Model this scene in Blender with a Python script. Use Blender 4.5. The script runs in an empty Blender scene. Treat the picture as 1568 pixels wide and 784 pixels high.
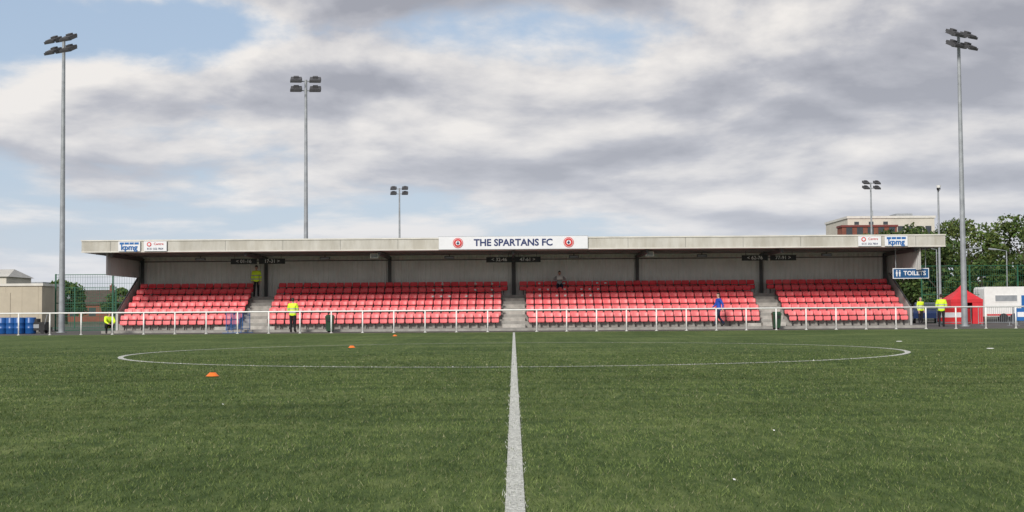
import bpy, math, random
import numpy as np
from mathutils import Vector, Matrix, Euler
random.seed(7); rng=np.random.default_rng(7)
scene=bpy.context.scene
R=math.radians

# ------------------------------------------------------------ helpers
def link(o,parent=None):
    scene.collection.objects.link(o)
    if parent: o.parent=parent
    return o
def empty(name,loc=(0,0,0),rz=0):
    e=bpy.data.objects.new(name,None); e.location=loc; e.rotation_euler=(0,0,rz); e.empty_display_size=.3
    return link(e)
class MB:
    def __init__(s): s.v=[];s.f=[];s.m=[]
    def add(s,vs,fs,m=0):
        b=len(s.v); s.v+= [tuple(p) for p in vs]
        for f in fs: s.f.append(tuple(b+i for i in f)); s.m.append(m)
    def box(s,x0,x1,y0,y1,z0,z1,m=0):
        vs=[(x0,y0,z0),(x1,y0,z0),(x1,y1,z0),(x0,y1,z0),(x0,y0,z1),(x1,y0,z1),(x1,y1,z1),(x0,y1,z1)]
        s.add(vs,[(3,2,1,0),(4,5,6,7),(0,1,5,4),(1,2,6,5),(2,3,7,6),(3,0,4,7)],m)
    def obox(s,c,size,rot,m=0):
        M=Matrix.Translation(c)@rot.to_4x4(); a,b,d=[q/2 for q in size]
        vs=[M@Vector(p) for p in [(-a,-b,-d),(a,-b,-d),(a,b,-d),(-a,b,-d),(-a,-b,d),(a,-b,d),(a,b,d),(-a,b,d)]]
        s.add(vs,[(3,2,1,0),(4,5,6,7),(0,1,5,4),(1,2,6,5),(2,3,7,6),(3,0,4,7)],m)
    def cyl(s,p0,p1,r0,r1=None,n=8,m=0,cap=True):
        if r1 is None: r1=r0
        p0=Vector(p0);p1=Vector(p1); d=(p1-p0).normalized()
        a=d.orthogonal().normalized(); b=d.cross(a)
        vs=[];
        for p,r in ((p0,r0),(p1,r1)):
            for i in range(n):
                t=2*math.pi*i/n; vs.append(p+a*math.cos(t)*r+b*math.sin(t)*r)
        fs=[(i,(i+1)%n,n+(i+1)%n,n+i) for i in range(n)]
        if cap: fs+= [tuple(range(n-1,-1,-1)),tuple(range(n,2*n))]
        s.add(vs,fs,m)
    def sph(s,c,r,m=0,nu=12,nv=8,fn=None):
        vs=[];fs=[]
        for j in range(nv+1):
            t=math.pi*j/nv
            for i in range(nu):
                p=2*math.pi*i/nu
                q=(math.sin(t)*math.cos(p),math.sin(t)*math.sin(p),math.cos(t))
                vs.append((c[0]+r[0]*q[0],c[1]+r[1]*q[1],c[2]+r[2]*q[2]))
        for j in range(nv):
            for i in range(nu):
                f=(j*nu+i,(j+1)*nu+i,(j+1)*nu+(i+1)%nu,j*nu+(i+1)%nu)
                cz=sum(vs[k][2] for k in f)/4-c[2]; cy=sum(vs[k][1] for k in f)/4-c[1]
                if fn is None or fn(cz/r[2],cy/r[1]): fs.append(f)
        s.add(vs,fs,m)
    def obj(s,name,mats,parent=None,smooth=False,loc=(0,0,0),rz=0):
        me=bpy.data.meshes.new(name); me.from_pydata(s.v,[],s.f)
        for k in mats: me.materials.append(k)
        me.polygons.foreach_set('material_index',s.m)
        if smooth: me.polygons.foreach_set('use_smooth',[True]*len(s.f))
        me.update()
        o=bpy.data.objects.new(name,me); o.location=loc; o.rotation_euler=(0,0,rz)
        return link(o,parent)

def mat(name,col,rough=.6,metal=0,var=.15,scale=3,bump=0,bscale=None,spec=.4,coat=None,detail=5):
    m=bpy.data.materials.new(name); m.use_nodes=True; nt=m.node_tree; b=nt.nodes['Principled BSDF']
    b.inputs['Roughness'].default_value=rough; b.inputs['Metallic'].default_value=metal
    b.inputs['Specular IOR Level'].default_value=spec
    tc=nt.nodes.new('ShaderNodeTexCoord')
    n=nt.nodes.new('ShaderNodeTexNoise'); n.inputs['Scale'].default_value=scale; n.inputs['Detail'].default_value=detail
    n.inputs['Roughness'].default_value=.6
    nt.links.new(tc.outputs['Object'],n.inputs['Vector'])
    r=nt.nodes.new('ShaderNodeValToRGB')
    r.color_ramp.elements[0].position=.3; r.color_ramp.elements[1].position=.7
    r.color_ramp.elements[0].color=tuple(c*(1-var) for c in col)+(1,)
    r.color_ramp.elements[1].color=tuple(min(1,c*(1+var)) for c in col)+(1,)
    nt.links.new(n.outputs['Fac'],r.inputs['Fac']); nt.links.new(r.outputs['Color'],b.inputs['Base Color'])
    if bump:
        n2=nt.nodes.new('ShaderNodeTexNoise'); n2.inputs['Scale'].default_value=bscale or scale*6; n2.inputs['Detail'].default_value=6
        nt.links.new(tc.outputs['Object'],n2.inputs['Vector'])
        bp=nt.nodes.new('ShaderNodeBump'); bp.inputs['Strength'].default_value=bump; bp.inputs['Distance'].default_value=.03
        nt.links.new(n2.outputs['Fac'],bp.inputs['Height']); nt.links.new(bp.outputs['Normal'],b.inputs['Normal'])
    return m
def attr_mat(name,rough=.6,attr='Col',spec=.4,transl=0):
    m=bpy.data.materials.new(name); m.use_nodes=True; nt=m.node_tree; b=nt.nodes['Principled BSDF']
    a=nt.nodes.new('ShaderNodeAttribute'); a.attribute_name=attr
    nt.links.new(a.outputs['Color'],b.inputs['Base Color']); b.inputs['Roughness'].default_value=rough
    b.inputs['Specular IOR Level'].default_value=spec
    return m
def text(name,body,loc,size,m,parent,rz=0,extr=.006,off=0,align='CENTER'):
    c=bpy.data.curves.new(name,'FONT'); c.body=body; c.size=size; c.align_x=align; c.align_y='CENTER'
    c.extrude=extr; c.offset=off; c.resolution_u=3
    o=bpy.data.objects.new(name,c); o.location=loc; o.rotation_euler=(R(90),0,rz); c.materials.append(m)
    return link(o,parent)
def fastmesh(name,V,F,mat_,col=None,parent=None):
    me=bpy.data.meshes.new(name); k=F.shape[1]; n=len(V); mf=len(F)
    me.vertices.add(n); me.vertices.foreach_set('co',V.astype(np.float32).ravel())
    me.loops.add(mf*k); me.loops.foreach_set('vertex_index',F.astype(np.int32).ravel())
    me.polygons.add(mf); me.polygons.foreach_set('loop_start',np.arange(0,mf*k,k,dtype=np.int32))
    me.update(calc_edges=True); me.validate()
    if col is not None:
        a=me.color_attributes.new('Col','FLOAT_COLOR','POINT')
        c=np.ones((n,4),np.float32); c[:,:3]=col; a.data.foreach_set('color',c.ravel())
    me.materials.append(mat_)
    o=bpy.data.objects.new(name,me); return link(o,parent)

# ------------------------------------------------------------ materials
M_cream=mat('weathered_cream_metal',(.52,.505,.46),.5,var=.14,scale=.9)
M_cream2=mat('cream_flashing',(.64,.62,.57),.45,var=.12,scale=1.5)
M_white=mat('white_paint',(.80,.80,.78),.4,var=.06,scale=4)
M_signw=mat('sign_white',(.76,.77,.80),.35,var=.04,scale=2)
M_navy=mat('navy_paint',(.02,.035,.13),.4,var=.1)
M_redp=mat('red_paint',(.60,.03,.03),.4,var=.1)
M_blue=mat('blue_paint',(.02,.13,.38),.4,var=.1)
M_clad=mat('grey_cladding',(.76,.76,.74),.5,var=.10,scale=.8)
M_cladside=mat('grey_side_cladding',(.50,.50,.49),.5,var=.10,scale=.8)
M_steel=mat('dark_steel',(.07,.07,.075),.5,var=.2)
M_galv=mat('galvanised_steel',(.30,.32,.34),.5,metal=.15,var=.2,scale=2.5)
M_black=mat('black_plastic',(.015,.015,.017),.5,var=.3)
M_soff=mat('soffit_grey',(.55,.54,.51),.6,var=.12)
M_conc=mat('concrete',(.30,.29,.27),.85,var=.25,scale=2.5,bump=.3)
M_lconc=mat('worn_concrete',(.42,.40,.37),.85,var=.25,scale=3,bump=.3)
M_tar=mat('asphalt',(.095,.088,.083),.9,var=.3,scale=.9,bump=.3,bscale=60)
M_glass=mat('lamp_glass',(.25,.27,.3),.12,var=.1)
M_green=mat('fence_green',(.015,.10,.055),.5,var=.2)
M_bin=mat('bin_green',(.02,.06,.03),.45,var=.2)
M_orange=mat('orange_plastic',(.85,.18,.02),.45,var=.08)
M_beige=mat('beige_render',(.46,.41,.32),.8,var=.1,scale=1)
M_brick=mat('red_brick',(.22,.08,.055),.85,var=.2,scale=1)
M_ren=mat('cream_render',(.58,.55,.48),.8,var=.1,scale=.5)
M_win=mat('window_glass',(.05,.06,.07),.1,var=.2)
M_tile=mat('brown_roof_tiles',(.085,.06,.05),.8,var=.25,scale=2)
M_bark=mat('bark',(.07,.055,.04),.9,var=.3,scale=4,bump=.5)
M_skin=mat('skin',(.52,.31,.23),.5,var=.05)
M_hair=mat('dark_hair',(.03,.02,.015),.6,var=.3)
M_grayhair=mat('grey_hair',(.2,.19,.18),.6,var=.2)
M_pants=mat('black_trousers',(.012,.012,.016),.8,var=.3)
M_navyc=mat('navy_cloth',(.012,.018,.05),.8,var=.2)
M_roy=mat('royal_blue_cloth',(.02,.08,.46),.7,var=.15)
M_greyc=mat('grey_cloth',(.36,.36,.37),.8,var=.12)
M_shoe=mat('shoe',(.02,.02,.02),.5)
M_paper=mat('paper',(.75,.75,.73),.7,var=.04)
M_tent=mat('red_canvas',(.62,.03,.04),.6,var=.12,scale=2)
M_barrel=mat('blue_barrel',(.015,.09,.30),.35,var=.1)
M_car=mat('dark_blue_car_paint',(.015,.03,.09),.2,var=.05)
M_leaf=attr_mat('leaves',.7,spec=.2)
M_turfb=attr_mat('turf_fibre',.75,spec=.12)
def hivis():
    m=mat('hi_vis_fabric',(.68,.92,.03),.6,var=.06,scale=12); nt=m.node_tree; b=nt.nodes['Principled BSDF']
    ramp=[n for n in nt.nodes if n.type=='VALTORGB'][0]
    tc=nt.nodes.new('ShaderNodeTexCoord'); sp=nt.nodes.new('ShaderNodeSeparateXYZ'); nt.links.new(tc.outputs['Object'],sp.inputs[0])
    prev=None
    for z in (1.02,1.22):
        s=nt.nodes.new('ShaderNodeMath'); s.operation='SUBTRACT'; nt.links.new(sp.outputs['Z'],s.inputs[0]); s.inputs[1].default_value=z
        a=nt.nodes.new('ShaderNodeMath'); a.operation='ABSOLUTE'; nt.links.new(s.outputs[0],a.inputs[0])
        l=nt.nodes.new('ShaderNodeMath'); l.operation='LESS_THAN'; nt.links.new(a.outputs[0],l.inputs[0]); l.inputs[1].default_value=.028
        if prev is None: prev=l
        else:
            q=nt.nodes.new('ShaderNodeMath'); q.operation='MAXIMUM'; nt.links.new(prev.outputs[0],q.inputs[0]); nt.links.new(l.outputs[0],q.inputs[1]); prev=q
    mx=nt.nodes.new('ShaderNodeMixRGB'); nt.links.new(prev.outputs[0],mx.inputs[0]); nt.links.new(ramp.outputs[0],mx.inputs[1]); mx.inputs[2].default_value=(.42,.43,.42,1)
    nt.links.new(mx.outputs[0],b.inputs['Base Color']); return m
M_hiv=hivis()

# ------------------------------------------------------------ world
w=bpy.data.worlds.new("World"); scene.world=w; w.use_nodes=True; nt=w.node_tree; N=nt.nodes; L=nt.links
bg=N['Background']; bg.inputs['Strength'].default_value=.1
SUN_EL=R(29); SUN_AZ=R(24)
sky=N.new('ShaderNodeTexSky'); sky.sky_type='NISHITA'; sky.sun_disc=False; sky.sun_elevation=SUN_EL; sky.sun_rotation=math.pi+SUN_AZ
def MA(op,a,b=None,c=None,clamp=False):
    n=N.new('ShaderNodeMath'); n.operation=op; n.use_clamp=clamp
    for i,q in enumerate((a,b,c)):
        if q is None: continue
        if isinstance(q,(int,float)): n.inputs[i].default_value=q
        else: L.new(q,n.inputs[i])
    return n.outputs[0]
def MIX(f,a,b,mode='MIX'):
    n=N.new('ShaderNodeMixRGB'); n.blend_type=mode
    for i,q in enumerate((f,a,b)):
        if isinstance(q,(int,float)): n.inputs[i].default_value=q
        elif isinstance(q,tuple): n.inputs[i].default_value=q+(1,)
        else: L.new(q,n.inputs[i])
    return n.outputs[0]
tc=N.new('ShaderNodeTexCoord'); sp=N.new('ShaderNodeSeparateXYZ'); L.new(tc.outputs['Generated'],sp.inputs[0])
X,Y,Z=sp.outputs
lz=MA('MULTIPLY',MA('LOGARITHM',MA('ADD',MA('MAXIMUM',Z,0.0),.07),2.71828),.60)
cb=N.new('ShaderNodeCombineXYZ'); L.new(X,cb.inputs[0]); L.new(Y,cb.inputs[1]); L.new(lz,cb.inputs[2])
def noise(scale,detail,rough,dist=0,off=(0,0,0),sc=(1,1,1)):
    mp=N.new('ShaderNodeMapping'); mp.inputs['Location'].default_value=off; mp.inputs['Scale'].default_value=sc; L.new(cb.outputs[0],mp.inputs[0])
    n=N.new('ShaderNodeTexNoise'); n.inputs['Scale'].default_value=scale; n.inputs['Detail'].default_value=detail
    n.inputs['Roughness'].default_value=rough; n.inputs['Distortion'].default_value=dist; L.new(mp.outputs[0],n.inputs['Vector']); return n.outputs['Fac']
def gauss(ax,az,sx,sz):
    a=MA('DIVIDE',MA('SUBTRACT',X,ax),sx); b=MA('DIVIDE',MA('SUBTRACT',Z,az),sz)
    return MA('POWER',2.718,MA('MULTIPLY',MA('ADD',MA('MULTIPLY',a,a),MA('MULTIPLY',b,b)),-1.0))
O=(2.3,.4,5.1)
d1=noise(5.2,11,.56,.15,O); d2=noise(5.2,6,.5,.15,(O[0]-.012,O[1],O[2]+.045))
big=noise(2.6,4,.5,0,(7.1,3.3,1.2))
cov=MA('ADD',d1,MA('MULTIPLY',MA('SUBTRACT',big,.5),.5))
for g,a in ((gauss(-.25,.205,.22,.020),-.15),(gauss(-.36,.12,.10,.05),-.12),(gauss(-.15,.065,.32,.025),-.12),(gauss(.10,.17,.28,.06),.08),(gauss(-.2,.16,.2,.02),.09),(gauss(.2,.10,.3,.03),.05),(gauss(-.1,.235,.5,.012),.12)):
    cov=MA('ADD',cov,MA('MULTIPLY',g,a))
cf=N.new('ShaderNodeMapRange'); cf.interpolation_type='SMOOTHSTEP'; L.new(cov,cf.inputs[0]); cf.inputs[1].default_value=.33; cf.inputs[2].default_value=.50
lit=MA('MULTIPLY',MA('SUBTRACT',d1,d2),2.7)
thick=MA('MULTIPLY',MA('SUBTRACT',cov,.5),-.80)
s=MA('ADD',MA('ADD',lit,thick),.54)
s=MA('ADD',s,MA('MULTIPLY',gauss(.16,.17,.30,.05),-.04))
s=MA('ADD',s,MA('MULTIPLY',gauss(-.1,.05,.5,.05),.08))
s=MA('ADD',s,MA('MULTIPLY',gauss(-.15,.17,.22,.03),.04))
cr=N.new('ShaderNodeValToRGB'); L.new(s,cr.inputs[0]); e=cr.color_ramp.elements
e[0].position=.16; e[0].color=(3.4,3.5,4.0,1)
e[1].position=.82; e[1].color=(9.0,8.6,8.2,1)
k=e.new(.40); k.color=(4.8,4.85,5.3,1)
k=e.new(.58); k.color=(6.8,6.65,6.7,1)
skyc=MIX(.65,sky.outputs[0],(4.5,5.8,7.7))
base=MIX(cf.outputs[0],skyc,cr.outputs[0])
hz=MA('POWER',2.718,MA('MULTIPLY',MA('MAXIMUM',Z,0.0),-11.0))
base=MIX(MA('MULTIPLY',hz,.85),base,(6.7,7.15,7.9))
L.new(base,bg.inputs['Color'])
# sun
sl=bpy.data.lights.new('sun','SUN'); sl.energy=3.2; sl.angle=R(12); sl.color=(1,.95,.88)
so=bpy.data.objects.new('sun',sl); link(so)
sd=Vector((-math.sin(SUN_AZ)*math.cos(SUN_EL),-math.cos(SUN_AZ)*math.cos(SUN_EL),math.sin(SUN_EL)))
so.rotation_euler=sd.to_track_quat('Z','Y').to_euler(); so.location=(0,-20,40)

# ------------------------------------------------------------ camera
cam=bpy.data.cameras.new('camera'); co=bpy.data.objects.new('camera',cam); link(co); scene.camera=co
cam.sensor_width=36; cam.lens=46.29; cam.clip_end=6000; cam.clip_start=.05
Mx=Matrix.Rotation(R(.06),4,'Z')@Matrix.Rotation(R(90+2.465),4,'X')@Matrix.Rotation(R(-.4),4,'Z')
co.rotation_euler=Mx.to_euler(); co.location=(0,0,.943)

# ------------------------------------------------------------ ground
def sheet(name,x0,x1,y0,y1,z,m):
    b=MB(); b.add([(x0,y0,z),(x1,y0,z),(x1,y1,z),(x0,y1,z)],[(0,1,2,3)]); return b.obj(name,[m])
M_ground=mat('rough_ground',(.085,.09,.06),.95,var=.3,scale=.15)
sheet('ground',-3000,3000,-3000,3000,-.012,M_ground)
sheet('asphalt_path',-70,70,64.6,120,-.004,M_tar)
def turf():
    m=bpy.data.materials.new('artificial_turf'); m.use_nodes=True; nt=m.node_tree; b=nt.nodes['Principled BSDF']
    n=nt.nodes; l=nt.links
    b.inputs['Roughness'].default_value=.85; b.inputs['Specular IOR Level'].default_value=.1
    tc=n.new('ShaderNodeTexCoord')
    def nz(scale,sc,detail=6,rough=.6):
        mp=n.new('ShaderNodeMapping'); mp.inputs['Scale'].default_value=sc; l.new(tc.outputs['Object'],mp.inputs[0])
        q=n.new('ShaderNodeTexNoise'); q.inputs['Scale'].default_value=scale; q.inputs['Detail'].default_value=detail; q.inputs['Roughness'].default_value=rough
        l.new(mp.outputs[0],q.inputs['Vector']); return q.outputs['Fac']
    fine=nz(9,(1,.22,1),8,.8); big=nz(.25,(1,1,1),4,.5); st=nz(.9,(.35,1.6,1),5,.6); st2=nz(1.3,(2.2,.12,1),3,.5)
    def mth(op,a,bb):
        q=n.new('ShaderNodeMath'); q.operation=op
        for i,v in enumerate((a,bb)):
            if isinstance(v,(int,float)): q.inputs[i].default_value=v
            else: l.new(v,q.inputs[i])
        return q.outputs[0]
    s=mth('ADD',mth('ADD',mth('MULTIPLY',fine,.54),mth('MULTIPLY',big,.22)),mth('ADD',mth('MULTIPLY',st,.26),mth('MULTIPLY',st2,.14)))
    r=n.new('ShaderNodeValToRGB'); l.new(s,r.inputs[0]); e=r.color_ramp.elements
    e[0].position=.46; e[0].color=(.026,.052,.014,1); e[1].position=.69; e[1].color=(.165,.205,.072,1)
    k=e.new(.575); k.color=(.078,.118,.035,1)
    l.new(r.outputs[0],b.inputs['Base Color'])
    bp=n.new('ShaderNodeBump'); bp.inputs['Strength'].default_value=.6; bp.inputs['Distance'].default_value=.03
    f2=nz(45,(1,1,1),4,.7); l.new(f2,bp.inputs['Height']); l.new(bp.outputs[0],b.inputs['Normal'])
    return m
M_turf=turf()
sheet('football_pitch',-60,60,-14,64.6,0,M_turf)
M_line=mat('white_line_fibre',(.50,.51,.47),.9,var=.5,scale=45,bump=.5,bscale=60,detail=8)
def ring(name,cx,cy,r,wd,z):
    b=MB(); n=160
    for i in range(n):
        a0=2*math.pi*i/n;a1=2*math.pi*(i+1)/n
        b.add([(cx+q*math.cos(a),cy+q*math.sin(a),z) for a,q in ((a0,r-wd/2),(a0,r+wd/2),(a1,r+wd/2),(a1,r-wd/2))],[(0,1,2,3)])
    return b.obj(name,[M_line])
CY=32.0
ring('centre_circle_line',0,CY,9.15,.12,.006)
sheet('halfway_line',-.048,.048,0,62.6,.008,M_line)
sheet('touchline',-50,50,62.6,62.7,.008,M_line)
def fibres():
    Vs=[];Cs=[]
    bands=[(4.8,9,2100,.0045,.020),(9,14,1300,.006,.020),(14,21,650,.010,.020),(21,30,330,.016,.019),(30,46,150,.024,.018)]
    for d0,d1,den,wd,hh in bands:
        hw=.44*d1+1.2; n=int(den*2*hw*(d1-d0))
        x=rng.uniform(-hw,hw,n); y=rng.uniform(d0,d1,n)
        keep=(np.abs(x)<.44*y+1.0)&(rng.uniform(0,1,n)<np.clip((47-y)/26,0,1)); x=x[keep];y=y[keep]; n=len(x)
        a=rng.uniform(0,np.pi,n); h=hh*rng.uniform(.5,1.3,n)*np.clip((58-y)/30,.4,1); w_=wd*rng.uniform(.6,1.2,n)
        def vn(sx,sy,seed):
            g=np.random.default_rng(seed).uniform(-1,1,(256,256)); u=(x*sx+1000)%255; q=(y*sy+1000)%255
            i=u.astype(int); j=q.astype(int); fu=u-i; fq=q-j; fu=fu*fu*(3-2*fu); fq=fq*fq*(3-2*fq)
            return (g[i,j]*(1-fu)*(1-fq)+g[i+1,j]*fu*(1-fq)+g[i,j+1]*(1-fu)*fq+g[i+1,j+1]*fu*fq)
        clump=vn(11,7,9)+.6*vn(25,16,10)
        h=h*(1+.35*np.clip(clump,-1,1))
        lean=rng.normal(0,.6,(n,2))*h[:,None]+np.array([0,.2])*h[:,None]
        dx=np.cos(a)*w_/2; dy=np.sin(a)*w_/2
        v=np.zeros((n,3,3)); v[:,0]=np.c_[x-dx,y-dy,np.zeros(n)]; v[:,1]=np.c_[x+dx,y+dy,np.zeros(n)]; v[:,2]=np.c_[x+lean[:,0],y+lean[:,1],h]
        t=(rng.uniform(0,1,n)**1.5)[:,None]
        pat=(vn(.35,1.1,1)*.45+vn(1.2,2.6,2)*.40+vn(5,5,3)*.40+clump*.25)[:,None]
        c=np.array([.031,.058,.015])*(1-t)+np.array([.168,.212,.070])*t
        c=c*np.clip(1+.55*pat,.35,1.9)
        dry=rng.uniform(0,1,n)<.06; c[dry]=np.array([.28,.28,.16])*rng.uniform(.6,1.1,(dry.sum(),1))
        onl=(np.abs(x)<.050+rng.normal(0,.011,n))
        rr=np.hypot(x,y-CY); onl|=np.abs(rr-9.15)<.06+rng.normal(0,.006,n)
        wc=np.array([.68,.69,.65])*rng.uniform(.45,1.1,(n,1)); onl&=rng.uniform(0,1,n)<.80
        c[onl]=wc[onl]
        near=(np.abs(rr-9.15)<.16)&(y>27); kp=~(near&~onl); v=v[kp]; c=c[kp]
        Vs.append(v.reshape(-1,3)); Cs.append(np.repeat(c,3,axis=0))
    V=np.concatenate(Vs);C=np.concatenate(Cs); F=np.arange(len(V)).reshape(-1,3)
    fastmesh('turf_grass',V,F,M_turfb,C)
fibres()

# ------------------------------------------------------------ white perimeter fence
b=MB(); fy=65.1
posts=[-1.29-1.545*i for i in range(20)]+[1.13+1.478*i for i in range(20)]
for xp in posts:
    b.cyl((xp,fy,0),(xp,fy,1.05),.036,n=8); b.cyl((xp,fy,0),(xp,fy,.02),.08,n=8)
b.cyl((-32,fy,1.075),(32,fy,1.075),.036,n=8)
b.obj('white_perimeter_fence',[M_white],smooth=True)

# ------------------------------------------------------------ grandstand
gs=empty('grandstand')
HW=21.6; BY=75.95; RF=69.5
rowf=lambda i:.13+.36*i
rowy=lambda i:71.45+.76*i
b=MB()
b.box(-HW-.1,HW+.1,69.3,70.85,-.1,.13)
for i in range(6):
    y0=rowy(i)-.6
    b.box(-HW+.12,HW-.12,y0,BY-.1,rowf(i)-.359,rowf(i))
b.obj('terrace_steps',[M_conc],gs)
AIS=[-14.1,0,14.1]; AW=.62
b=MB()
for a in AIS:
    for i in range(1,6):
        y0=rowy(i)-.6
        b.box(a-AW,a+AW,y0-.30,y0-.002,rowf(i-1)+.001,rowf(i)-.18,0)
        b.box(a-AW,a+AW,y0-.301,y0-.262,rowf(i)-.179,rowf(i)-.172,1)
        b.box(a-AW,a+AW,y0-.001,y0+.04,rowf(i)+.001,rowf(i)+.008,1)
for xa in (-15.6,-13.1,12.8):
    b.box(xa-.35,xa+.35,70.2,70.8,.131,.30,0)
b.obj('aisle_stairs',[M_lconc,mat('nosing',(.55,.55,.5),.8)],gs)
def corr(p0,p1,z0,z1,depth=.045,pitch=.28,nrm=(0,-1)):
    b=MB(); p0=Vector(p0);p1=Vector(p1); Ln=(p1-p0).length; d=(p1-p0)/Ln; n=Vector(nrm)
    k=int(Ln/pitch); vs=[]
    for i in range(k):
        for t,o in ((0,0),(.35,0),(.5,1),(.85,1)):
            q=p0+d*((i+t)*Ln/k)+n*(o*depth); vs.append(q)
    vs.append(p1.copy()); m=len(vs)
    V=[(q[0],q[1],z0) for q in vs]+[(q[0],q[1],z1) for q in vs]
    b.add(V,[(i,i+1,m+i+1,m+i) for i in range(m-1)]); return b
corr((-HW,BY),(HW,BY),1.9,4.35).obj('back_wall',[M_clad],gs)
b=MB(); b.box(-HW,HW,BY+.02,BY+.12,0,4.35); b.obj('back_wall_outer',[M_clad],gs)
for s in (-1,1):
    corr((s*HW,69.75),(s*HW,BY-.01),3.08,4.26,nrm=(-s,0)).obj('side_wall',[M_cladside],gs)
    b=MB(); x=s*(HW-.0)
    pr=[(71.7,0),(BY,0),(BY,3.1),(75.7,3.1),(71.7,1.1)]
    t=.06
    V=[(x-t,p[0],p[1]) for p in pr]+[(x+t,p[0],p[1]) for p in pr]; n=5
    b.add(V,[(4,3,2,1,0),(5,6,7,8,9)]+[(i,(i+1)%n,n+(i+1)%n,n+i) for i in range(n)],0)
    b.cyl((x,71.7,1.14),(x,75.7,3.14),.04,n=6,m=1)
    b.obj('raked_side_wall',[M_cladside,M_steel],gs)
b=MB()
for k in range(-3,4):
    x=7.12*k
    b.box(x-.07,x+.07,BY-.22,BY-.06,1.93,4.2); b.box(x-.10,x+.10,BY-.24,BY-.221,1.93,4.2)
    b.box(x-.06,x+.06,RF+.35,BY-.25,4.04,4.235)
b.box(-HW+.1,HW-.1,BY-.30,BY-.245,3.98,4.03)
for yy in (71.2,72.7,74.2): b.box(-HW-1,HW+1,yy,yy+.07,4.237,4.30) 
b.obj('steel_frame',[M_steel],gs)
RW=22.8
b=MB()
def slab(yf,yb,zf0,zb0,zf1,zb1,m):
    V=[(-RW,yf,zf0),(RW,yf,zf0),(RW,yb,zb0),(-RW,yb,zb0),(-RW,yf,zf1),(RW,yf,zf1),(RW,yb,zb1),(-RW,yb,zb1)]
    b.add(V,[(3,2,1,0)],2); b.add(V,[(4,5,6,7),(0,1,5,4),(2,3,7,6)],m); b.add(V,[(1,2,6,5),(3,0,4,7)],m)
slab(RF+.06,BY+.25,4.30,4.27,4.80,4.55,0)
b.obj('roof_deck',[M_cream,M_cream2,M_soff],gs)
b=MB()
b.box(-RW-.02,RW+.02,RF-.02,RF+.058,4.27,4.86,0)
b.box(-RW-.05,RW+.05,RF-.06,RF+.1,4.861,4.93,1)
b.box(-RW-.03,RW+.03,RF-.045,RF-.021,4.27,4.325,1)
xj=-RW+1.5
while xj<RW:
    b.box(xj-.006,xj+.006,RF-.028,RF-.0205,4.33,4.855,2); xj+=3.04
for s in (-1,1):
    b.box(min(s*RW,s*(RW+.04)),max(s*RW,s*(RW+.04)),RF+.1,BY+.2,4.28,4.60,0)
def stained():
    m=mat('stained_fascia',(.55,.535,.49),.5,var=.10,scale=.5); nt=m.node_tree; n=nt.nodes; l=nt.links; bs=n['Principled BSDF']
    ramp=[q for q in n if q.type=='VALTORGB'][0]; tc=[q for q in n if q.type=='TEX_COORD'][0]
    mp=n.new('ShaderNodeMapping'); mp.inputs['Scale'].default_value=(1.6,1,.35); l.new(tc.outputs['Object'],mp.inputs[0])
    q=n.new('ShaderNodeTexNoise'); q.inputs['Scale'].default_value=1.0; q.inputs['Detail'].default_value=7; q.inputs['Roughness'].default_value=.65; l.new(mp.outputs[0],q.inputs['Vector'])
    r=n.new('ShaderNodeValToRGB'); r.color_ramp.elements[0].position=.38; r.color_ramp.elements[1].position=.62
    r.color_ramp.elements[0].color=(.76,.74,.70,1); r.color_ramp.elements[1].color=(1,1,1,1); l.new(q.outputs['Fac'],r.inputs[0])
    mx=n.new('ShaderNodeMixRGB'); mx.blend_type='MULTIPLY'; mx.inputs[0].default_value=1; l.new(ramp.outputs[0],mx.inputs[1]); l.new(r.outputs[0],mx.inputs[2]); l.new(mx.outputs[0],bs.inputs['Base Color'])
    return m
b.obj('fascia',[stained(),M_cream2,M_steel],gs)
cs=empty('club_name_sign',(0,RF-.1,0))
b=MB(); b.box(-3.93,3.93,-.03,.03,4.30,4.965,0); b.box(-3.95,3.95,-.02,.035,4.28,4.30,1); b.box(-3.95,3.95,-.02,.035,4.965,4.985,1); b.obj('board',[M_signw,M_galv],cs)
text('lettering','THE SPARTANS FC',(0,-.035,4.63),.50,M_navy,cs,off=.014)
for x in (-2.92,2.92):
    b=MB()
    for r0,m,dy in ((.27,0,.0),(.235,1,.006),(.215,0,.012),(.12,1,.018)):
        b.cyl((x,-.031-dy,4.635),(x,-.05-dy,4.635),r0,n=24,m=m)
    b.box(x-.03,x+.03,-.09,-.069,4.55,4.72,2); b.box(x-.08,x+.07,-.09,-.0695,4.60,4.64,2)
    b.obj('crest',[M_redp,M_signw,M_navy],cs)
def adv(x0,x1,kind):
    s=empty('sponsor_sign',((x0+x1)/2,RF-.1,0)); hw=(x1-x0)/2
    b=MB(); b.box(-hw,hw,-.02,.035,4.32,4.84,0)
    if kind==0:
        for i in range(4): b.box(-.5+.26*i,-.5+.26*i+.225,-.031,-.021,4.68,4.79,1)
        b.obj('board',[M_signw,M_blue],s); text('lettering','kpmg',(0,-.036,4.52),.40,M_blue,s,off=.012)
    else:
        b.cyl((-.32,-.02,4.68),(-.32,-.034,4.68),.12,n=16,m=1); b.cyl((-.32,-.0345,4.68),(-.32,-.04,4.68),.07,n=16,m=0)
        b.obj('board',[M_signw,M_redp],s); text('lettering','Centre',(.18,-.03,4.70),.18,M_redp,s); text('small_print','0131 552 7854',(0,-.03,4.44),.14,M_navy,s)
adv(-20.85,-19.7,0); adv(-19.5,-18.3,1); adv(18.2,19.4,1); adv(19.6,20.8,0)
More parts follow.
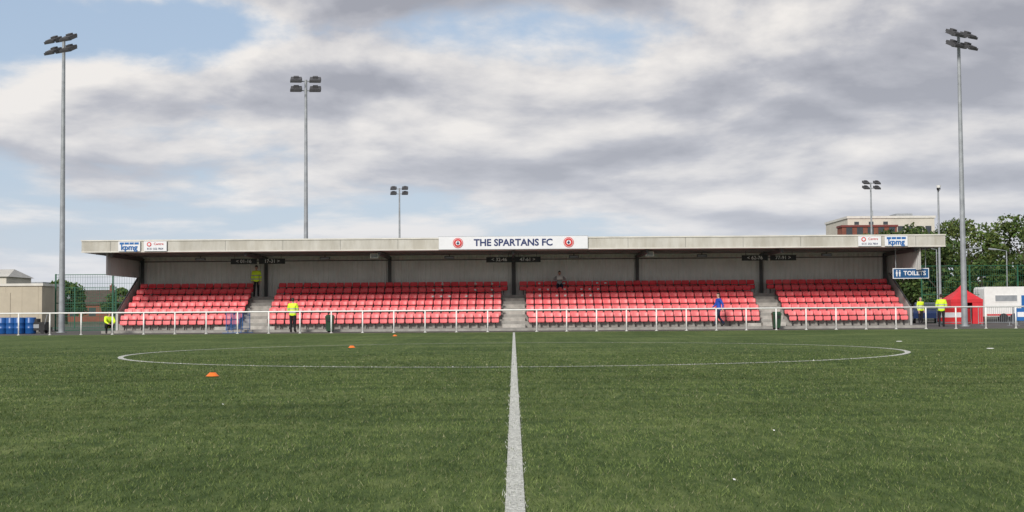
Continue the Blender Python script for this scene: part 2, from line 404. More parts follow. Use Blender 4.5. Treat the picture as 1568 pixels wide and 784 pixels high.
for x,t1,t2 in ((-14.1,'< 01-16','17-31 >'),(0,'< 32-46','47-61 >'),(14.1,'< 62-76','77-91 >')):
    s=empty('seat_number_sign',(x,72.6,0))
    for sx,t in ((-.78,t1),(.78,t2)):
        b=MB(); b.box(sx-.72,sx+.72,-.015,.015,3.72,4.02); b.cyl((sx-.5,0,4.02),(sx-.5,0,4.24),.012,n=5); b.cyl((sx+.5,0,4.02),(sx+.5,0,4.24),.012,n=5)
        b.obj('board',[M_black],s)
        text('lettering',t,(sx,-.02,3.87),.27,M_white,s)
for x in (-17.6,-10.6,-3.6,3.4,10.6,17.6):
    b=MB(); b.box(-.28,.28,-.08,.08,-.1,.05,0); b.box(-.24,.24,-.09,-.081,-.08,.0,1); b.cyl((0,0,.05),(0,0,.12),.03,n=6)
    b.obj('strip_light',[M_steel,M_glass],None,loc=(x,74.0,4.1))
for x in (-7.5,7.35):
    b=MB(); V=[(-.22,-.1,-.13),(.22,-.1,-.13),(.22,-.1,.13),(-.22,-.1,.13),(-.10,.12,-.07),(.10,.12,-.07),(.10,.12,.07),(-.10,.12,.07)]
    b.add(V,[(0,1,2,3),(7,6,5,4),(1,0,4,5),(2,1,5,6),(3,2,6,7),(0,3,7,4)],0); b.box(-.17,.17,-.112,-.101,-.09,.09,1); b.cyl((0,.02,.1),(0,.02,.2),.02,n=6,m=1)
    b.obj('loudspeaker',[M_white,M_galv],None,loc=(x,71.0,4.05))

# ------------------------------------------------------------ seats
def seat_template():
    b=MB()
    def panel(w0,zs,yfun,th,m,curve):
        cols=[-1,-.75,0,.75,1]; nc=len(cols); V=[]
        for side in (0,1):
            for j,(z,wf) in enumerate(zs):
                for c in cols:
                    y=yfun(z)-curve*c*c+side*th
                    V.append((c*w0/2*wf,y,z))
        nr=len(zs); o=nc*nr; F=[]
        for j in range(nr-1):
            for i in range(nc-1):
                q=(j*nc+i,j*nc+i+1,(j+1)*nc+i+1,(j+1)*nc+i); F.append(q); F.append(tuple(o+k for k in reversed(q)))
        for i in range(nc-1):
            F.append((i+1,i,o+i,o+i+1)); t=(nr-1)*nc; F.append((t+i,t+i+1,o+t+i+1,o+t+i))
        for j in range(nr-1):
            F.append((j*nc,(j+1)*nc,o+(j+1)*nc,o+j*nc)); F.append(((j+1)*nc+nc-1,j*nc+nc-1,o+j*nc+nc-1,o+(j+1)*nc+nc-1))
        b.add(V,F,m)
    panel(.425,[(.55,.90),(.61,1),(.75,1),(.80,.88)],lambda z:(z-.47)*.25,.035,0,.04)
    panel(.40,[(.28,.82),(.34,1),(.47,1),(.51,.90)],lambda z:-.16+(z-.3)*.10,.05,0,.02)
    b.box(-.225,-.20,-.09,.05,.30,.56,1); b.box(.20,.225,-.09,.05,.30,.56,1)
    b.box(-.235,.235,-.02,.02,.30,.335,1)
    b.box(-.02,.02,-.03,.03,0,.30,1)
    return b
T=seat_template(); TV=np.array(T.v)
def seats():
    allv=[];cols=[];faces=[];base=0
    black=np.array([.03,.03,.035])
    matv=np.zeros(len(TV),int)
    for f,m in zip(T.f,T.m):
        for i in f: matv[i]=m
    for i in range(6):
        y=rowy(i); z=rowf(i); sp=.472
        def block(x0,x1):
            n=int(round((x1-x0)/sp)); 
            return [x0+(x1-x0)*(j+.5)/n for j in range(n)]
        g0=AW+.05; g=g0 if i<5 else .32
        if i==0: g0=g=AW+.15
        gl=.72
        xs=block(-21.35,-14.1-gl)+block(-14.1+g0,-g)+block(g,14.1-g)+block(14.1+g,21.35)
        for x in xs:
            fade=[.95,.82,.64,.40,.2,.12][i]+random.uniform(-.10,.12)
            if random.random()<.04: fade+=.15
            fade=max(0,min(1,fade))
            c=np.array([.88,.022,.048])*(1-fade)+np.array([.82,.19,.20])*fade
            c=c*random.uniform(.88,1.06)
            v=TV.copy(); a=random.gauss(0,.015); v[:,1]+=v[:,0]*a+ (v[:,2]-.3)*random.gauss(0,.03)
            if random.random()<.05: v[matv==0,1]-=.02
            v=v+np.array([x+random.gauss(0,.004),y,z]); allv.append(v)
            cc=np.tile(c,(len(TV),1))
            topf=np.clip((TV[:,2]-.7)/.1,0,1)[:,None]; cc=cc*(1-.4*topf)+np.array([.85,.30,.30])*.4*topf
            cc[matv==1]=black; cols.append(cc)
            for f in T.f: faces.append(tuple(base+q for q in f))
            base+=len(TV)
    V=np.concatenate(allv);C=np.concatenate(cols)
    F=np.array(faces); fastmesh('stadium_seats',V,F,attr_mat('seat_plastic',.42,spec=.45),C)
seats()
b=MB()
for i in (3,4,5):
    for x in [-5+.472*j for j in range(9)]+[1+.472*j for j in range(10)]:
        if random.random()<.5: b.box(x-.06,x+.06,rowy(i)-.02,rowy(i)-.006,rowf(i)+.63,rowf(i)+.72)
b.obj('seat_stickers',[M_paper])

# ------------------------------------------------------------ toilets sign
s=empty('toilets_sign',(21.3,70.6,0))
b=MB(); b.box(-.97,.97,-.02,.02,2.62,3.18,0); b.box(-.93,.93,-.026,-.021,2.66,3.14,1)
b.cyl((-.8,0,3.18),(-.8,0,4.26),.02,n=6,m=2); b.cyl((.8,0,3.18),(.8,0,4.26),.02,n=6,m=2)
for x,m in ((-.76,3),(-.60,3)):
    b.cyl((x,-.026,3.04),(x,-.034,3.04),.035,n=10,m=m); b.box(x-.045,x+.045,-.034,-.027,2.86,2.99,m); b.box(x-.03,x+.03,-.034,-.0275,2.74,2.86,m)
b.obj('board',[M_signw,mat('sign_blue',(.015,.085,.22),.4,var=.1),M_galv,M_signw],s); text('lettering','TOILETS',(.20,-.03,2.9),.32,M_signw,s,off=.008)

# ------------------------------------------------------------ floodlights
def flood(x,y,h,yaw,spread=.62,name='floodlight_mast',tiers=2):
    e=empty(name,(x,y,0)); b=MB()
    b.cyl((0,0,0),(0,0,.05),.28,n=12); b.cyl((0,0,.05),(0,0,h*.35),.17,.14,n=16,cap=False); b.cyl((0,0,h*.35),(0,0,h+.1),.14,.085,n=16,cap=False)
    b.obj('mast',[M_galv],e,smooth=True)
    b=MB()
    Rz=Matrix.Rotation(yaw,3,'Z')
    for t in range(tiers):
        zz=h-t*.62
        p=Rz@Vector((spread,0,0))
        b.cyl((-p.x,-p.y,zz),(p.x,p.y,zz),.04,n=6,m=0)
        for sx in (-1,1):
            cpos=Rz@Vector((sx*spread*1.02,-.18,0)); cpos.z=zz+.12
            rot=Rz@Matrix.Rotation(R(28),3,'X')
            b.obox(cpos,(.72,.62,.13),rot,1); b.obox(cpos+rot@Vector((0,0,-.075)),(.64,.54,.02),rot,2)
            b.obox(cpos+rot@Vector((0,.10,.10)),(.34,.24,.12),rot,1)
            b.obox(cpos+rot@Vector((0,-.36,-.05)),(.74,.12,.14),rot,1)
            for q in (-.37,.37): b.obox(cpos+rot@Vector((q,0,-.08)),(.02,.5,.14),rot,1)
    b.obj('lamp_heads',[M_galv,M_steel,M_glass],e)
flood(-25.05,73,16.3,R(-32)); flood(24.95,73,16.2,R(35)); flood(-13.8,87.5,16.5,R(5)); flood(-14.1,163,16.4,R(0),.7); flood(43.6,160,16.4,R(10),.7)
e=empty('cctv_mast',(25.9,80,0)); b=MB(); b.cyl((0,0,0),(0,0,1.5),.12,.12,n=10); b.cyl((0,0,1.5),(0,0,8.3),.08,.05,n=10,cap=False); b.cyl((0,0,8.1),(.0,-.35,8.25),.025,n=6); b.obj('mast',[M_galv],e,smooth=True)
b=MB(); b.cyl((0,-.1,8.32),(0,-.1,8.5),.10,.14,n=12,m=0); b.sph((0,-.1,8.3),(.12,.12,.13),1); b.obj('camera_dome',[M_white,M_black],e)
def lamp(x,y,h,s):
    e=empty('street_lamp',(x,y,0)); b=MB(); b.cyl((0,0,0),(0,0,1.2),.09,n=8); b.cyl((0,0,1.2),(0,0,h),.055,.04,n=8,cap=False); b.cyl((0,0,h),(s*.9,0,h+.15),.03,n=6); b.obj('column',[M_galv],e,smooth=True)
    b=MB(); b.obox((s*1.1,0,h+.16),(.6,.2,.1),Matrix.Rotation(R(-6*s),3,'Y'),0); b.obox((s*1.1,0,h+.10),(.45,.16,.03),Matrix.Rotation(R(-6*s),3,'Y'),1); b.obj('lantern',[M_galv,M_glass],e)
lamp(32.8,102,5.6,-1); lamp(38.6,103,5.5,-1); lamp(35.2,103,5.6,1)

# ------------------------------------------------------------ people
def person(name,loc,rz,top,pants,hair,pose={},bulk=1.0,headturn=0,paper=False,hat=None):
    J={'pelvis':((0,0,.96),.135),'waist':((0,0,1.09),.13),'chest':((0,.0,1.27),.155),'uch':((0,0,1.41),.12),'neck':((0,-.005,1.50),.058),'hd':((0,-.01,1.58),.055)}
    for s,q in ((-1,'r'),(1,'l')):
        J['sh'+q]=((s*.185,0,1.42),.075); J['el'+q]=((s*.245,.03,1.14),.052); J['wr'+q]=((s*.245,-.06,.90),.034)
        J['hip'+q]=((s*.095,0,.89),.10); J['kn'+q]=((s*.105,-.01,.49),.066); J['an'+q]=((s*.11,.02,.09),.045); J['toe'+q]=((s*.125,-.15,.045),.042)
        J['hl'+q]=((s*.11,.05,.05),.04)
    for k,p in pose.items(): J[k]=(p,J[k][1])
    E=[('pelvis','waist','top'),('waist','chest','top'),('chest','uch','top'),('uch','neck','top'),('neck','hd','skin')]
    for q in 'rl': E+=[('uch','sh'+q,'top'),('sh'+q,'el'+q,'top'),('el'+q,'wr'+q,'top'),('pelvis','hip'+q,'top'),('hip'+q,'kn'+q,'pants'),('kn'+q,'an'+q,'pants'),('an'+q,'toe'+q,'shoe'),('an'+q,'hl'+q,'shoe')]
    names=list(J); P=[Vector(J[n][0]) for n in names]; Rr=[J[n][1]*1.12 for n in names]; 
    torso={'pelvis','waist','chest','uch'}
    for i,n in enumerate(names):
        if n in torso or n[:2] in('sh','el'): Rr[i]*=bulk
    ed=[(names.index(a),names.index(c)) for a,c,_ in E]; elab=[(P[names.index(a)],P[names.index(c)],l) for a,c,l in E]
    roots=[0]
    for s,q in ((-1,'r'),(1,'l')):
        wv=Vector(J['wr'+q][0]); ev=Vector(J['el'+q][0]); d=(wv-ev).normalized()
        side=Vector((0,-1,0)); side=(side-d*side.dot(d))
        side=side.normalized() if side.length>.1 else Vector((0,0,1))
        curl=Vector((-s,0,0)); curl=(curl-d*curl.dot(d)).normalized()
        iw=names.index('wr'+q)
        P.append(wv+d*.085); Rr.append(.034); pi=len(P)-1; ed.append((iw,pi)); elab.append((wv,wv+d*.2,'skin'))
        for f,(o,ln) in enumerate(((.03,.072),(.01,.08),(-.01,.074),(-.03,.058))):
            a=wv+d*.075+side*o; c=a+d*ln*.6+curl*.008; c2=c+d*ln*.45+curl*.022
            n0=len(P); P+=[a,c,c2]; Rr+=[.0105,.0095,.008]; ed+=[(n0,n0+1),(n0+1,n0+2)]; roots.append(n0); elab.append((a,c2,'skin'))
        a=wv+d*.03+side*.02; c=a+d*.035+side*.035; c2=c+d*.035+side*.008
        n0=len(P); P+=[a,c,c2]; Rr+=[.013,.011,.009]; ed+=[(n0,n0+1),(n0+1,n0+2)]; roots.append(n0); elab.append((a,c2,'skin'))
    me=bpy.data.meshes.new('sk'); me.from_pydata([tuple(p) for p in P],ed,[]); ob=bpy.data.objects.new('sk',me); link(ob)
    ob.modifiers.new('Skin','SKIN').use_smooth_shade=True
    for i,r in enumerate(Rr):
        sv=me.skin_vertices[0].data[i]; sv.radius=(r,r*(.8 if i<len(names) and names[i] in torso else 1)); sv.use_root=(i in roots)
    sb=ob.modifiers.new('Sub','SUBSURF'); sb.levels=2; sb.render_levels=2
    dg=bpy.context.evaluated_depsgraph_get(); dg.update(); em=bpy.data.meshes.new_from_object(ob.evaluated_get(dg))
    b=MB(); V=[v.co.copy() for v in em.vertices]
    mi={'top':0,'pants':1,'skin':2,'shoe':3}
    base=len(b.v); b.v+=[tuple(v) for v in V]
    for p in em.polygons:
        c=p.center; best=None;bd=9
        for a,d_,l in elab:
            ab=d_-a; t=max(0,min(1,(c-a).dot(ab)/max(1e-9,ab.length_squared))); dd=(c-(a+ab*t)).length
            if dd<bd: bd=dd;best=l
        b.f.append(tuple(base+i for i in p.vertices)); b.m.append(mi[best])
    bpy.data.objects.remove(ob); bpy.data.meshes.remove(em)
    hb=Vector(J['hd'][0]); h=MB(); c=(0,0,.075)
    h.sph(c,(.078,.095,.118),2,16,12)
    h.sph((0,-.035,.0),(.05,.055,.045),2,10,6)
    h.add([(-.014,-.085,.06),(.014,-.085,.06),(0,-.118,.055),(0,-.088,.10)],[(0,1,2),(0,2,3),(2,1,3)],2)
    for s in (-1,1):
        h.sph((s*.079,.005,.07),(.012,.022,.032),2,8,6); h.sph((s*.030,-.084,.085),(.013,.008,.008),5,8,6)
    h.box(-.024,.024,-.094,-.086,.018,.027,6)
    h.sph((0,.008,.083),(.086,.100,.122),4,16,12,fn=lambda z,y:(z>.35) or (y>.15 and z>-.45))
    if hat: h.sph((0,.0,.10),(.092,.105,.115),4,16,10,fn=lambda z,y:z>.1); h.box(-.06,.06,-.16,-.08,.115,.122,4)
    Mh=Matrix.Translation(hb+Vector((0,0,.02)))@Matrix.Rotation(headturn,4,'Z')
    base=len(b.v); b.v+=[tuple(Mh@Vector(v)) for v in h.v]; b.f+=[tuple(base+i for i in f) for f in h.f]; b.m+=h.m
    if paper:
        wl=(Vector(J['wrl'][0])+Vector(J['wrr'][0]))/2
        b.obox(wl+Vector((0,-.10,.08)),(.34,.008,.26),Matrix.Rotation(R(-20),3,'X'),7)
    return b.obj(name,[top,pants,M_skin,M_shoe,hair,M_signw,M_redp,M_paper],smooth=True,loc=loc,rz=rz)
person('steward',(-11.4,68.0,0),R(170),M_hiv,M_pants,M_hair,bulk=1.2,pose={'ell':(.27,-.02,1.15),'wrl':(.12,-.17,1.02),'elr':(-.27,-.02,1.15),'wrr':(-.12,-.17,1.02)})
person('steward',(-14.6,74.72,rowf(5)),R(10),M_hiv,M_pants,M_hair,bulk=1.15,hat=True)
person('steward',(27.15,88,0),R(25),M_hiv,M_pants,M_grayhair,bulk=1.15)
person('steward',(23.35,72,0),R(165),M_hiv,M_pants,M_hair,bulk=1.22,pose={'ell':(.27,.02,1.14),'wrl':(.13,-.17,1.0),'elr':(-.27,.02,1.14),'wrr':(-.13,-.17,1.0)})
person('steward',(-20.9,68,0),R(30),M_hiv,M_pants,M_hair,bulk=1.15,pose={'pelvis':(0,.12,.42),'waist':(0,.08,.55),'chest':(0,-.02,.70),'uch':(0,-.10,.82),'neck':(0,-.14,.90),'hd':(0,-.17,.97),
 'shr':(-.18,-.10,.82),'shl':(.18,-.10,.82),'elr':(-.24,-.28,.62),'ell':(.24,-.28,.62),'wrr':(-.12,-.46,.52),'wrl':(.12,-.46,.52),
 'hipr':(-.10,.10,.38),'hipl':(.10,.10,.38),'knr':(-.17,-.30,.50),'knl':(.17,-.28,.50),'anr':(-.14,-.06,.09),'anl':(.14,-.06,.09),'toer':(-.16,-.22,.045),'toel':(.16,-.22,.045),'hlr':(-.14,-.03,.05),'hll':(.14,-.03,.05)})
person('walking_player',(10.9,70.1,.13),R(-75),M_roy,M_navyc,M_hair,pose={'knl':(.10,-.16,.52),'anl':(.10,-.27,.12),'toel':(.11,-.44,.07),'hll':(.10,-.24,.05),
 'knr':(-.10,.05,.50),'anr':(-.10,.34,.16),'toer':(-.11,.22,.045),'hlr':(-.10,.38,.13),'ell':(.25,.14,1.17),'wrl':(.25,.12,.93),'elr':(-.25,-.06,1.16),'wrr':(-.23,-.26,1.02)})
person('seated_spectator',(2.62,75.0,rowf(5)+.05),R(0),M_greyc,M_navyc,M_hair,paper=True,pose={'pelvis':(0,.05,.50),'waist':(0,.08,.63),'chest':(0,.06,.82),'uch':(0,.03,.95),'neck':(0,0,1.04),'hd':(0,-.03,1.11),
 'shr':(-.185,.03,.96),'shl':(.185,.03,.96),'elr':(-.34,-.12,.84),'ell':(.34,-.12,.84),'wrr':(-.15,-.30,.86),'wrl':(.15,-.30,.86),
 'hipr':(-.10,.0,.48),'hipl':(.10,.0,.48),'knr':(-.14,-.42,.50),'knl':(.14,-.42,.50),'anr':(-.13,-.42,.06),'anl':(.13,-.42,.06),'toer':(-.14,-.58,.0),'toel':(.14,-.58,.0),'hlr':(-.13,-.38,.0),'hll':(.13,-.38,.0)})

# ------------------------------------------------------------ street furniture etc
def barrier(x,y,rz,wd,m,banner=None):
    b=MB(); h=1.08
    b.cyl((-wd/2,0,.12),(-wd/2,0,h),.022,n=6); b.cyl((wd/2,0,.12),(wd/2,0,h),.022,n=6); b.cyl((-wd/2,0,h),(wd/2,0,h),.022,n=6); b.cyl((-wd/2,0,.2),(wd/2,0,.2),.018,n=6)
    n=int(wd/.11)
    for i in range(1,n): b.cyl((-wd/2+i*wd/n,0,.2),(-wd/2+i*wd/n,0,h),.009,n=5)
    for s in (-.8,.8): b.box(s*wd/2-.03,s*wd/2+.03,-.3,.3,0,.02); b.cyl((s*wd/2,0,.02),(s*wd/2,0,.2),.02,n=6)
    if banner: b.box(-wd/2+.05,wd/2-.05,-.04,-.03,.28,1.0,1); b.box(-wd/2+.2,wd/2-.2,-.046,-.041,.5,.78,2)
    b.obj('crowd_barrier',[m,banner or m,M_signw],None,loc=(x,y,0),rz=rz)
barrier(-14.45,68.2,R(76),1.9,M_blue); barrier(-14.15,68.25,R(70),1.8,M_blue)
barrier(27.4,75,R(4),2.0,M_galv); barrier(25.2,75.5,R(-6),1.9,M_galv,M_redp); barrier(29.6,75.4,R(-3),2.0,M_galv,M_blue)
for x in (-9.6,13.7):
    b=MB(); V=[]
    for z,s in ((.06,.17),(.75,.215)): V+=[(-s,-s,z),(s,-s,z),(s,s,z),(-s,s,z)]
    b.add(V,[(3,2,1,0),(4,5,6,7)]+[(i,(i+1)%4,4+(i+1)%4,4+i) for i in range(4)],0)
    b.box(-.235,.235,-.235,.235,.751,.80,0); b.add([(-.23,-.23,.801),(.23,-.23,.801),(.23,.23,.801),(-.23,.23,.801),(-.16,-.14,.90),(.16,-.14,.90),(.16,.16,.90),(-.16,.16,.90)],[(0,1,5,4),(1,2,6,5),(2,3,7,6),(3,0,4,7),(4,5,6,7)],0)
    b.box(-.14,.14,-.242,-.236,.56,.70,1); b.cyl((-.15,.16,.06),(.15,.16,.06),.06,n=10,m=2)
    b.obj('litter_bin',[M_bin,M_black,M_black],loc=(x,68.8,0))
def cone(x,y):
    b=MB(); n=24
    prof=[(.10,0),(.097,.006),(.085,.012),(.045,.055),(.036,.055)]
    V=[(r*math.cos(2*math.pi*i/n),r*math.sin(2*math.pi*i/n),z) for r,z in prof for i in range(n)]
    b.add(V,[(j*n+i,j*n+(i+1)%n,(j+1)*n+(i+1)%n,(j+1)*n+i) for j in range(len(prof)-1) for i in range(n)])
    b.obj('marker_cone',[M_orange],smooth=True,loc=(x,y,.016))
cone(-4.57,20.0); cone(-4.45,36.2); cone(-4.9,54.3)
for x,y in ((11.5,39.4),(11.4,31.6)):
    b=MB(); n=20
    prof=[(.09,.0),(.08,.008),(.05,.014),(.04,.014)]
    V=[(r*math.cos(2*math.pi*i/n),r*math.sin(2*math.pi*i/n),z) for r,z in prof for i in range(n)]
    b.add(V,[(j*n+i,j*n+(i+1)%n,(j+1)*n+(i+1)%n,(j+1)*n+i) for j in range(len(prof)-1) for i in range(n)])
    b.obj('flat_marker_disc',[M_white],smooth=True,loc=(x,y,.005))
b=MB()
for x,y,s in ((-3.0,13.6,.012),(-.43,14.05,.014),(1.2,7.25,.010),(2.0,10.2,.009)):
    a=random.random()*3; c,d=math.cos(a)*s,math.sin(a)*s
    b.add([(x-c,y-d,.020),(x+d,y-c,.026),(x+c,y+d,.030),(x-d,y+c,.022)],[(0,1,2,3)])
b.obj('paper_litter',[M_paper])
for x in (-27.2,-26.75,-26.2,-27.75):
    b=MB(); pr=[(.0,.0),(.27,.0),(.285,.03),(.285,.28),(.3,.30),(.285,.32),(.285,.56),(.3,.58),(.285,.60),(.285,.84),(.27,.87),(.25,.87),(.25,.85),(0,.85)]
    n=16; V=[(r*math.cos(2*math.pi*i/n),r*math.sin(2*math.pi*i/n),z) for r,z in pr for i in range(n)]
    b.add(V,[(j*n+i,j*n+(i+1)%n,(j+1)*n+(i+1)%n,(j+1)*n+i) for j in range(len(pr)-1) for i in range(n)])
    b.obj('blue_barrel',[M_barrel],smooth=True,loc=(x*.985,70.2+random.uniform(-.2,.3),0))
b=MB(); b.box(-.5,.5,-.3,.3,.18,.62,0); b.box(-.45,.1,-.25,.25,.621,.80,0); b.cyl((.5,-.28,.5),(.62,-.28,.98),.02,n=6,m=1); b.cyl((.5,.28,.5),(.62,.28,.98),.02,n=6,m=1); b.cyl((.62,-.28,.98),(.62,.28,.98),.02,n=6,m=1)
for x in (-.38,.38):
    for y in (-.32,.32): b.cyl((x,y-.03,.10),(x,y+.03,.10),.10,n=12,m=0)
b.box(-.3,.2,-.306,-.301,.3,.5,1)
b.obj('equipment_trolley',[M_black,M_galv],loc=(-25.5,70.5,0))
e=empty('portable_cabin',(-34.3,79,0)); b=MB(); b.box(-6,6,0,3,.25,2.75,0); b.box(-6.08,6.08,-.08,3.08,2.751,2.9,1)
for x in (-5.5,-2,2,5.5): b.box(x-.2,x+.2,.3,2.7,0,.249,2)
for i in range(13): b.box(-6+i*.98,-6+i*.98+.02,-.012,-.001,.25,2.75,0)
b.obj('walls',[M_beige,M_cream2,M_conc],e)
b=MB(); b.box(3.2,4.1,-.03,-.013,.3,2.35,0); b.box(0,1.4,-.03,-.013,1.2,2.1,1); b.box(-3.4,-2,-.03,-.013,1.2,2.1,1); b.obj('door_and_windows',[M_beige,M_win],e)
def meshfence(name,x0,x1,y,h,pitch=2.9):
    b=MB(); n=max(1,int(abs(x1-x0)/pitch)); 
    for i in range(n+1):
        x=x0+(x1-x0)*i/n; b.box(x-.04,x+.04,y-.04,y+.04,0,h+.05)
    for z in np.arange(.1,h+.01,.4): b.box(x0,x1,y-.008,y+.008,z-.008,z+.008)
    for z in (.05,h*.5,h): b.box(x0,x1,y-.02,y+.02,z-.02,z+.02)
    k=int((x1-x0)/.15)
    for i in range(k): 
        x=x0+i*.15; b.box(x-.005,x+.005,y-.0045,y+.0045,.1,h)
    b.obj(name,[M_green])
meshfence('green_mesh_fence',-28.0,-17.5,80.5,3.45,3.3)
meshfence('green_mesh_fence',28.5,52,92,4.0,3.0)
meshfence('green_mesh_fence',-50,-29,96,3.0,3.0)

def house(name,x,y,wd,dp,eave,ridge,wm,rm,rz=0,hip=.4,chim=True):
    e=empty(name,(x,y,0),rz); b=MB(); b.box(-wd/2,wd/2,0,dp,0,eave,0); b.obj('walls',[wm],e)
    b=MB(); o=.3; hx=wd/2*hip
    V=[(-wd/2-o,-o,eave),(wd/2+o,-o,eave),(wd/2+o,dp+o,eave),(-wd/2-o,dp+o,eave),(-wd/2+hx,dp/2,ridge),(wd/2-hx,dp/2,ridge)]
    b.add(V,[(0,1,5,4),(2,3,4,5),(1,2,5),(3,0,4),(3,2,1,0)]); b.obj('roof',[rm],e)
    b=MB()
    for k in np.linspace(-wd*.32,wd*.32,3): b.box(k-.55,k+.55,-.03,-.002,eave*.35,eave*.8)
    b.obj('windows',[M_win],e)
    if chim:
        b=MB(); b.box(wd*.18,wd*.18+.6,dp/2-.3,dp/2+.3,ridge-.8,ridge+.7,0); b.cyl((wd*.18+.3,dp/2,ridge+.7),(wd*.18+.3,dp/2,ridge+1),.12,n=8); b.obj('chimney',[M_brick],e)
house('bungalow',-64,200,9,7,2.6,4.9,M_brick,M_tile)
house('bungalow',-78,205,10,7,2.6,5.0,M_ren,M_tile)
house('white_house',-62.5,155,5.5,8,5.6,6.6,M_ren,M_cream,hip=.2,chim=False)
e=empty('industrial_unit',(-81,215,0)); b=MB(); b.box(-4,4,0,14,0,6.1,0); b.box(-4.1,4.1,-.1,14.1,6.1,6.5,1); b.box(-3.4,3.4,-.05,-.001,3.9,5.2,2); b.obj('walls',[M_signw,M_galv,M_blue],e)
e=empty('flat_roofed_apartment_block',(57.5,200,0))
b=MB(); b.box(-6.6,6.6,0,14,0,14.9,0); b.box(-6.75,6.75,-.15,14.15,14.901,15.25,1)
b.obj('walls',[M_ren,M_cream2],e)
b=MB(); b.box(-8.2,0,-3,-.01,0,13.4,0); b.box(-8.35,.15,-3.15,-.012,13.401,13.7,1); b.obj('brick_wing',[M_brick,mat('dark_red_parapet',(.18,.045,.04),.7)],e)
b=MB()
for fl in range(5):
    z=1.2+fl*2.8
    for i in range(4): b.box(1+i*1.4,1.9+i*1.4,-.04,-.002,z,z+1.3)
    for i in range(5): b.box(-7.6+i*1.6,-6.7+i*1.6,-3.04,-3.002,z-.2,z+1.0)
for i in range(3): b.box(-5.6+i*2.2,-4.9+i*2.2,-.04,-.002,13.95,14.4)
b.obj('windows',[M_win],e)
b=MB(); b.box(2,4.5,4,8,15.25,15.9); b.cyl((-2,3,15.25),(-2,3,16.3),.1,n=6); b.obj('roof_plant',[M_galv],e)

# red tent
e=empty('red_event_tent',(29.9,88,0)); b=MB(); s=1.05
V=[(-s,-s,1.6),(s,-s,1.6),(s,s,1.6),(-s,s,1.6),(-.35,-.35,2.15),(.35,-.35,2.15),(.35,.35,2.15),(-.35,.35,2.15),(0,0,2.6)]
b.add(V,[(0,1,5,4),(1,2,6,5),(2,3,7,6),(3,0,4,7),(4,5,8),(5,6,8),(6,7,8),(7,4,8)],0)
b.box(-s-.01,s+.01,-s-.02,-s-.001,1.4,1.62,0)
b.box(-s,-s+.02,-s,s,0,1.6,0); b.box(s-.02,s,-s,s,0,1.6,0); b.box(-s+.02,s-.02,s-.02,s,0,1.6,0); b.box(-s+.02,-.25,-s,-s+.02,0,1.399,0); b.box(.35,s-.02,-s,-s+.02,0,1.399,0)
for x in (-s+.05,s-.05): b.cyl((x,-s+.06,0),(x,-s+.06,1.6),.025,n=6,m=1)
b.obj('canopy',[M_tent,M_galv],e)
e=empty('white_catering_trailer',(34.2,91,0)); b=MB()
pr=[(-1.7,.45),(1.6,.45),(1.6,2.35),(1.5,2.5),(-1.6,2.5),(-1.7,2.35)]; n=6
V=[(p[0],0,p[1]) for p in pr]+[(p[0],2.1,p[1]) for p in pr]
b.add(V,[tuple(range(n)),tuple(range(2*n-1,n-1,-1))]+[((i+1)%n,i,n+i,n+(i+1)%n) for i in range(n)],0)
b.box(-1.55,1.55,-.02,-.002,.5,.62,1); b.box(-1.0,.6,-.03,-.003,1.45,1.95,0); b.box(-.95,.55,-.035,-.031,1.5,1.9,3)
b.box(.85,1.45,-.03,-.003,.8,1.9,2)
for x in (-.4,.35): b.cyl((x,-.03,.33),(x,.2,.33),.33,n=16,m=4)
b.box(1.6,2.6,.9,1.1,.45,.52,5); b.cyl((2.5,1,0),(2.5,1,.5),.04,n=6,m=5)
b.obj('body',[M_white,M_redp,M_blue,M_galv,M_black,M_galv],e)
def car(x,y,rz,paint):
    e=empty('parked_car',(x,y,0),rz); b=MB()
    prof=[(-2.1,.35),(-2.12,.7),(-2.0,.85),(-1.15,.95),(-.55,1.38),(-.2,1.45),(.9,1.44),(1.5,1.3),(1.95,.98),(2.08,.8),(2.1,.35)]
    lo=prof; n=len(lo); V=[]
    for s in (-.84,-.86,.86,.84):
        for p in lo:
            inset=max(0,(p[1]-.9))*.35; V.append((p[0],s-math.copysign(inset,s),p[1]))
    b.add(V,[tuple(range(n-1,-1,-1)),tuple(3*n+i for i in range(n))]+[(r*n+i,r*n+i+1,(r+1)*n+i+1,(r+1)*n+i) for r in range(3) for i in range(n-1)],0)
    b.obj('body',[paint],e)
    b=MB()
    for s in (-1,1):
        def P(x_,z): return (x_,s*(.868-max(0,z-.9)*.35),z)
        b.add([P(-1.0,1.0),P(-.1,1.0),P(-.1,1.38),P(-.5,1.36)],[(0,1,2,3)]); b.add([P(0,1.0),P(1.0,1.0),P(.9,1.38),P(0,1.39)],[(0,1,2,3)]); b.add([P(1.08,1.0),P(1.6,1.02),P(1.4,1.28),P(1.0,1.37)],[(0,1,2,3)])
    b.add([(-1.12,-.75,.985),(-1.12,.75,.985),(-.58,.64,1.375),(-.58,-.64,1.375)],[(0,1,2,3)]); b.obj('windows',[M_win],e)
    b=MB()
    for s in (-1,1):
        for q in (-1.35,1.3): b.cyl((q,s*.68,.32),(q,s*.88,.32),.32,n=18,m=0); b.cyl((q,s*.875,.32),(q,s*.89,.32),.2,n=12,m=1)
    b.obj('wheels',[M_black,M_galv],e)
car(29.0,93,R(75),M_car)

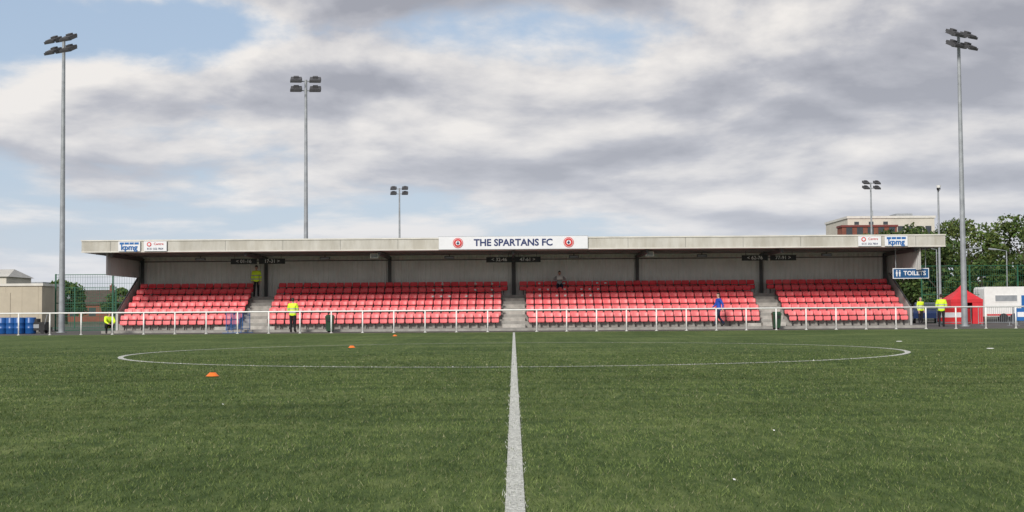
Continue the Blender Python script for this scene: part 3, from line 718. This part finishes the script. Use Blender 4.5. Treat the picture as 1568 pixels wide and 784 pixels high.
# ------------------------------------------------------------ trees
def leafmass(centers,radii,per,size,tone):
    n=len(centers)*per; c=np.repeat(centers,per,axis=0); r=np.repeat(radii,per)
    d=rng.normal(0,1,(n,3)); d/=np.linalg.norm(d,axis=1)[:,None]; rad=rng.uniform(.35,1,n)**.5
    p=c+d*(r*rad)[:,None]*np.array([1,1,.75])
    u=rng.normal(0,1,(n,3)); u/=np.linalg.norm(u,axis=1)[:,None]; v=np.cross(u,rng.normal(0,1,(n,3))); v/=np.linalg.norm(v,axis=1)[:,None]
    s=(size*rng.uniform(.5,1.2,n))[:,None]
    V=np.stack([p-u*s*.5,p+v*s*.35,p+u*s*.5,p-v*s*.35],axis=1).reshape(-1,3)
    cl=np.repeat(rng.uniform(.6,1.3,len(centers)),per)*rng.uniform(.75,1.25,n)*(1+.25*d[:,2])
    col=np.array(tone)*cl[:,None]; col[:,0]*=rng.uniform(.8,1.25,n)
    return V,np.arange(len(V)).reshape(-1,4),np.repeat(col,4,axis=0)
def tree(x,y,h,cr,tone=(.055,.085,.022),ncl=46,per=95,name='broadleaf_tree',leaf=.30):
    e=empty(name,(x,y,0)); b=MB(); th=h*.4
    b.cyl((0,0,0),(0,0,th),.22,.15,n=9); b.cyl((0,0,th),(.1,0,h*.75),.15,.05,n=7)
    cen=[];rad=[]
    for i in range(7):
        a=i*2.4; z0=th*(.7+.12*i); p=(math.cos(a)*cr*.55,math.sin(a)*cr*.55,z0+h*.22); b.cyl((0,0,z0),p,.08,.03,n=6)
    b.obj('trunk',[M_bark],e,smooth=True)
    for i in range(ncl):
        a=rng.uniform(0,2*np.pi); t=rng.uniform(0,1); zz=h*(.22+.70*t); env=math.sin(math.pi*(.12+.80*t))**.7
        q=cr*env*rng.uniform(.3,1)**.6; cen.append((math.cos(a)*q,math.sin(a)*q,zz)); rad.append(rng.uniform(.45,.95)*cr*.36)
    cen.append((0,0,h*.93)); rad.append(cr*.25)
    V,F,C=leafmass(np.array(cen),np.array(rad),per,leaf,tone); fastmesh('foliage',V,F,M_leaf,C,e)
for x,y,h,c in ((33.8,118,8.2,3.0),(37.0,120,8.6,3.2),(36.5,113,7.8,2.9),(40.0,116,9.0,3.4),(44.2,114,9.2,3.5),(48.5,118,9.8,3.8),(53,115,9.2,3.6),(34.4,128,8.4,3.2),(38.2,126,9.3,3.4),(42.0,124,9.6,3.5),(47,125,10.0,3.8),(58,120,9.2,3.6),(38.5,108.5,5.0,2.4),(42,110,5.4,2.6),(45.5,108,5.2,2.6)):
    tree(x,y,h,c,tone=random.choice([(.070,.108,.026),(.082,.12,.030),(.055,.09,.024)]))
for x,y,h,c in ((-51,150,4.6,2.6),(-55,160,5.2,3),(-47,158,4.2,2.4),(-70,170,5,3)):
    tree(x,y,h,c,ncl=26,per=80,leaf=.4,tone=(.07,.11,.03))
cen=[];rad=[]
for x in np.arange(-190,200,2.6):
    hh=4.2+1.3*math.sin(x*.13)+1.0*math.sin(x*.41+1)
    if x>60: hh+=3
    if x<-60: hh-=1.6
    for z in np.arange(1,hh,1.6): cen.append((x+rng.uniform(-1,1),262+rng.uniform(-4,4),z)); rad.append(rng.uniform(1.4,2.3))
V,F,C=leafmass(np.array(cen),np.array(rad),60,.9,(.065,.09,.04)); fastmesh('distant_tree_line',V,F,M_leaf,C)

scene.view_settings.view_transform='Standard'; scene.view_settings.look='None'; scene.view_settings.exposure=0
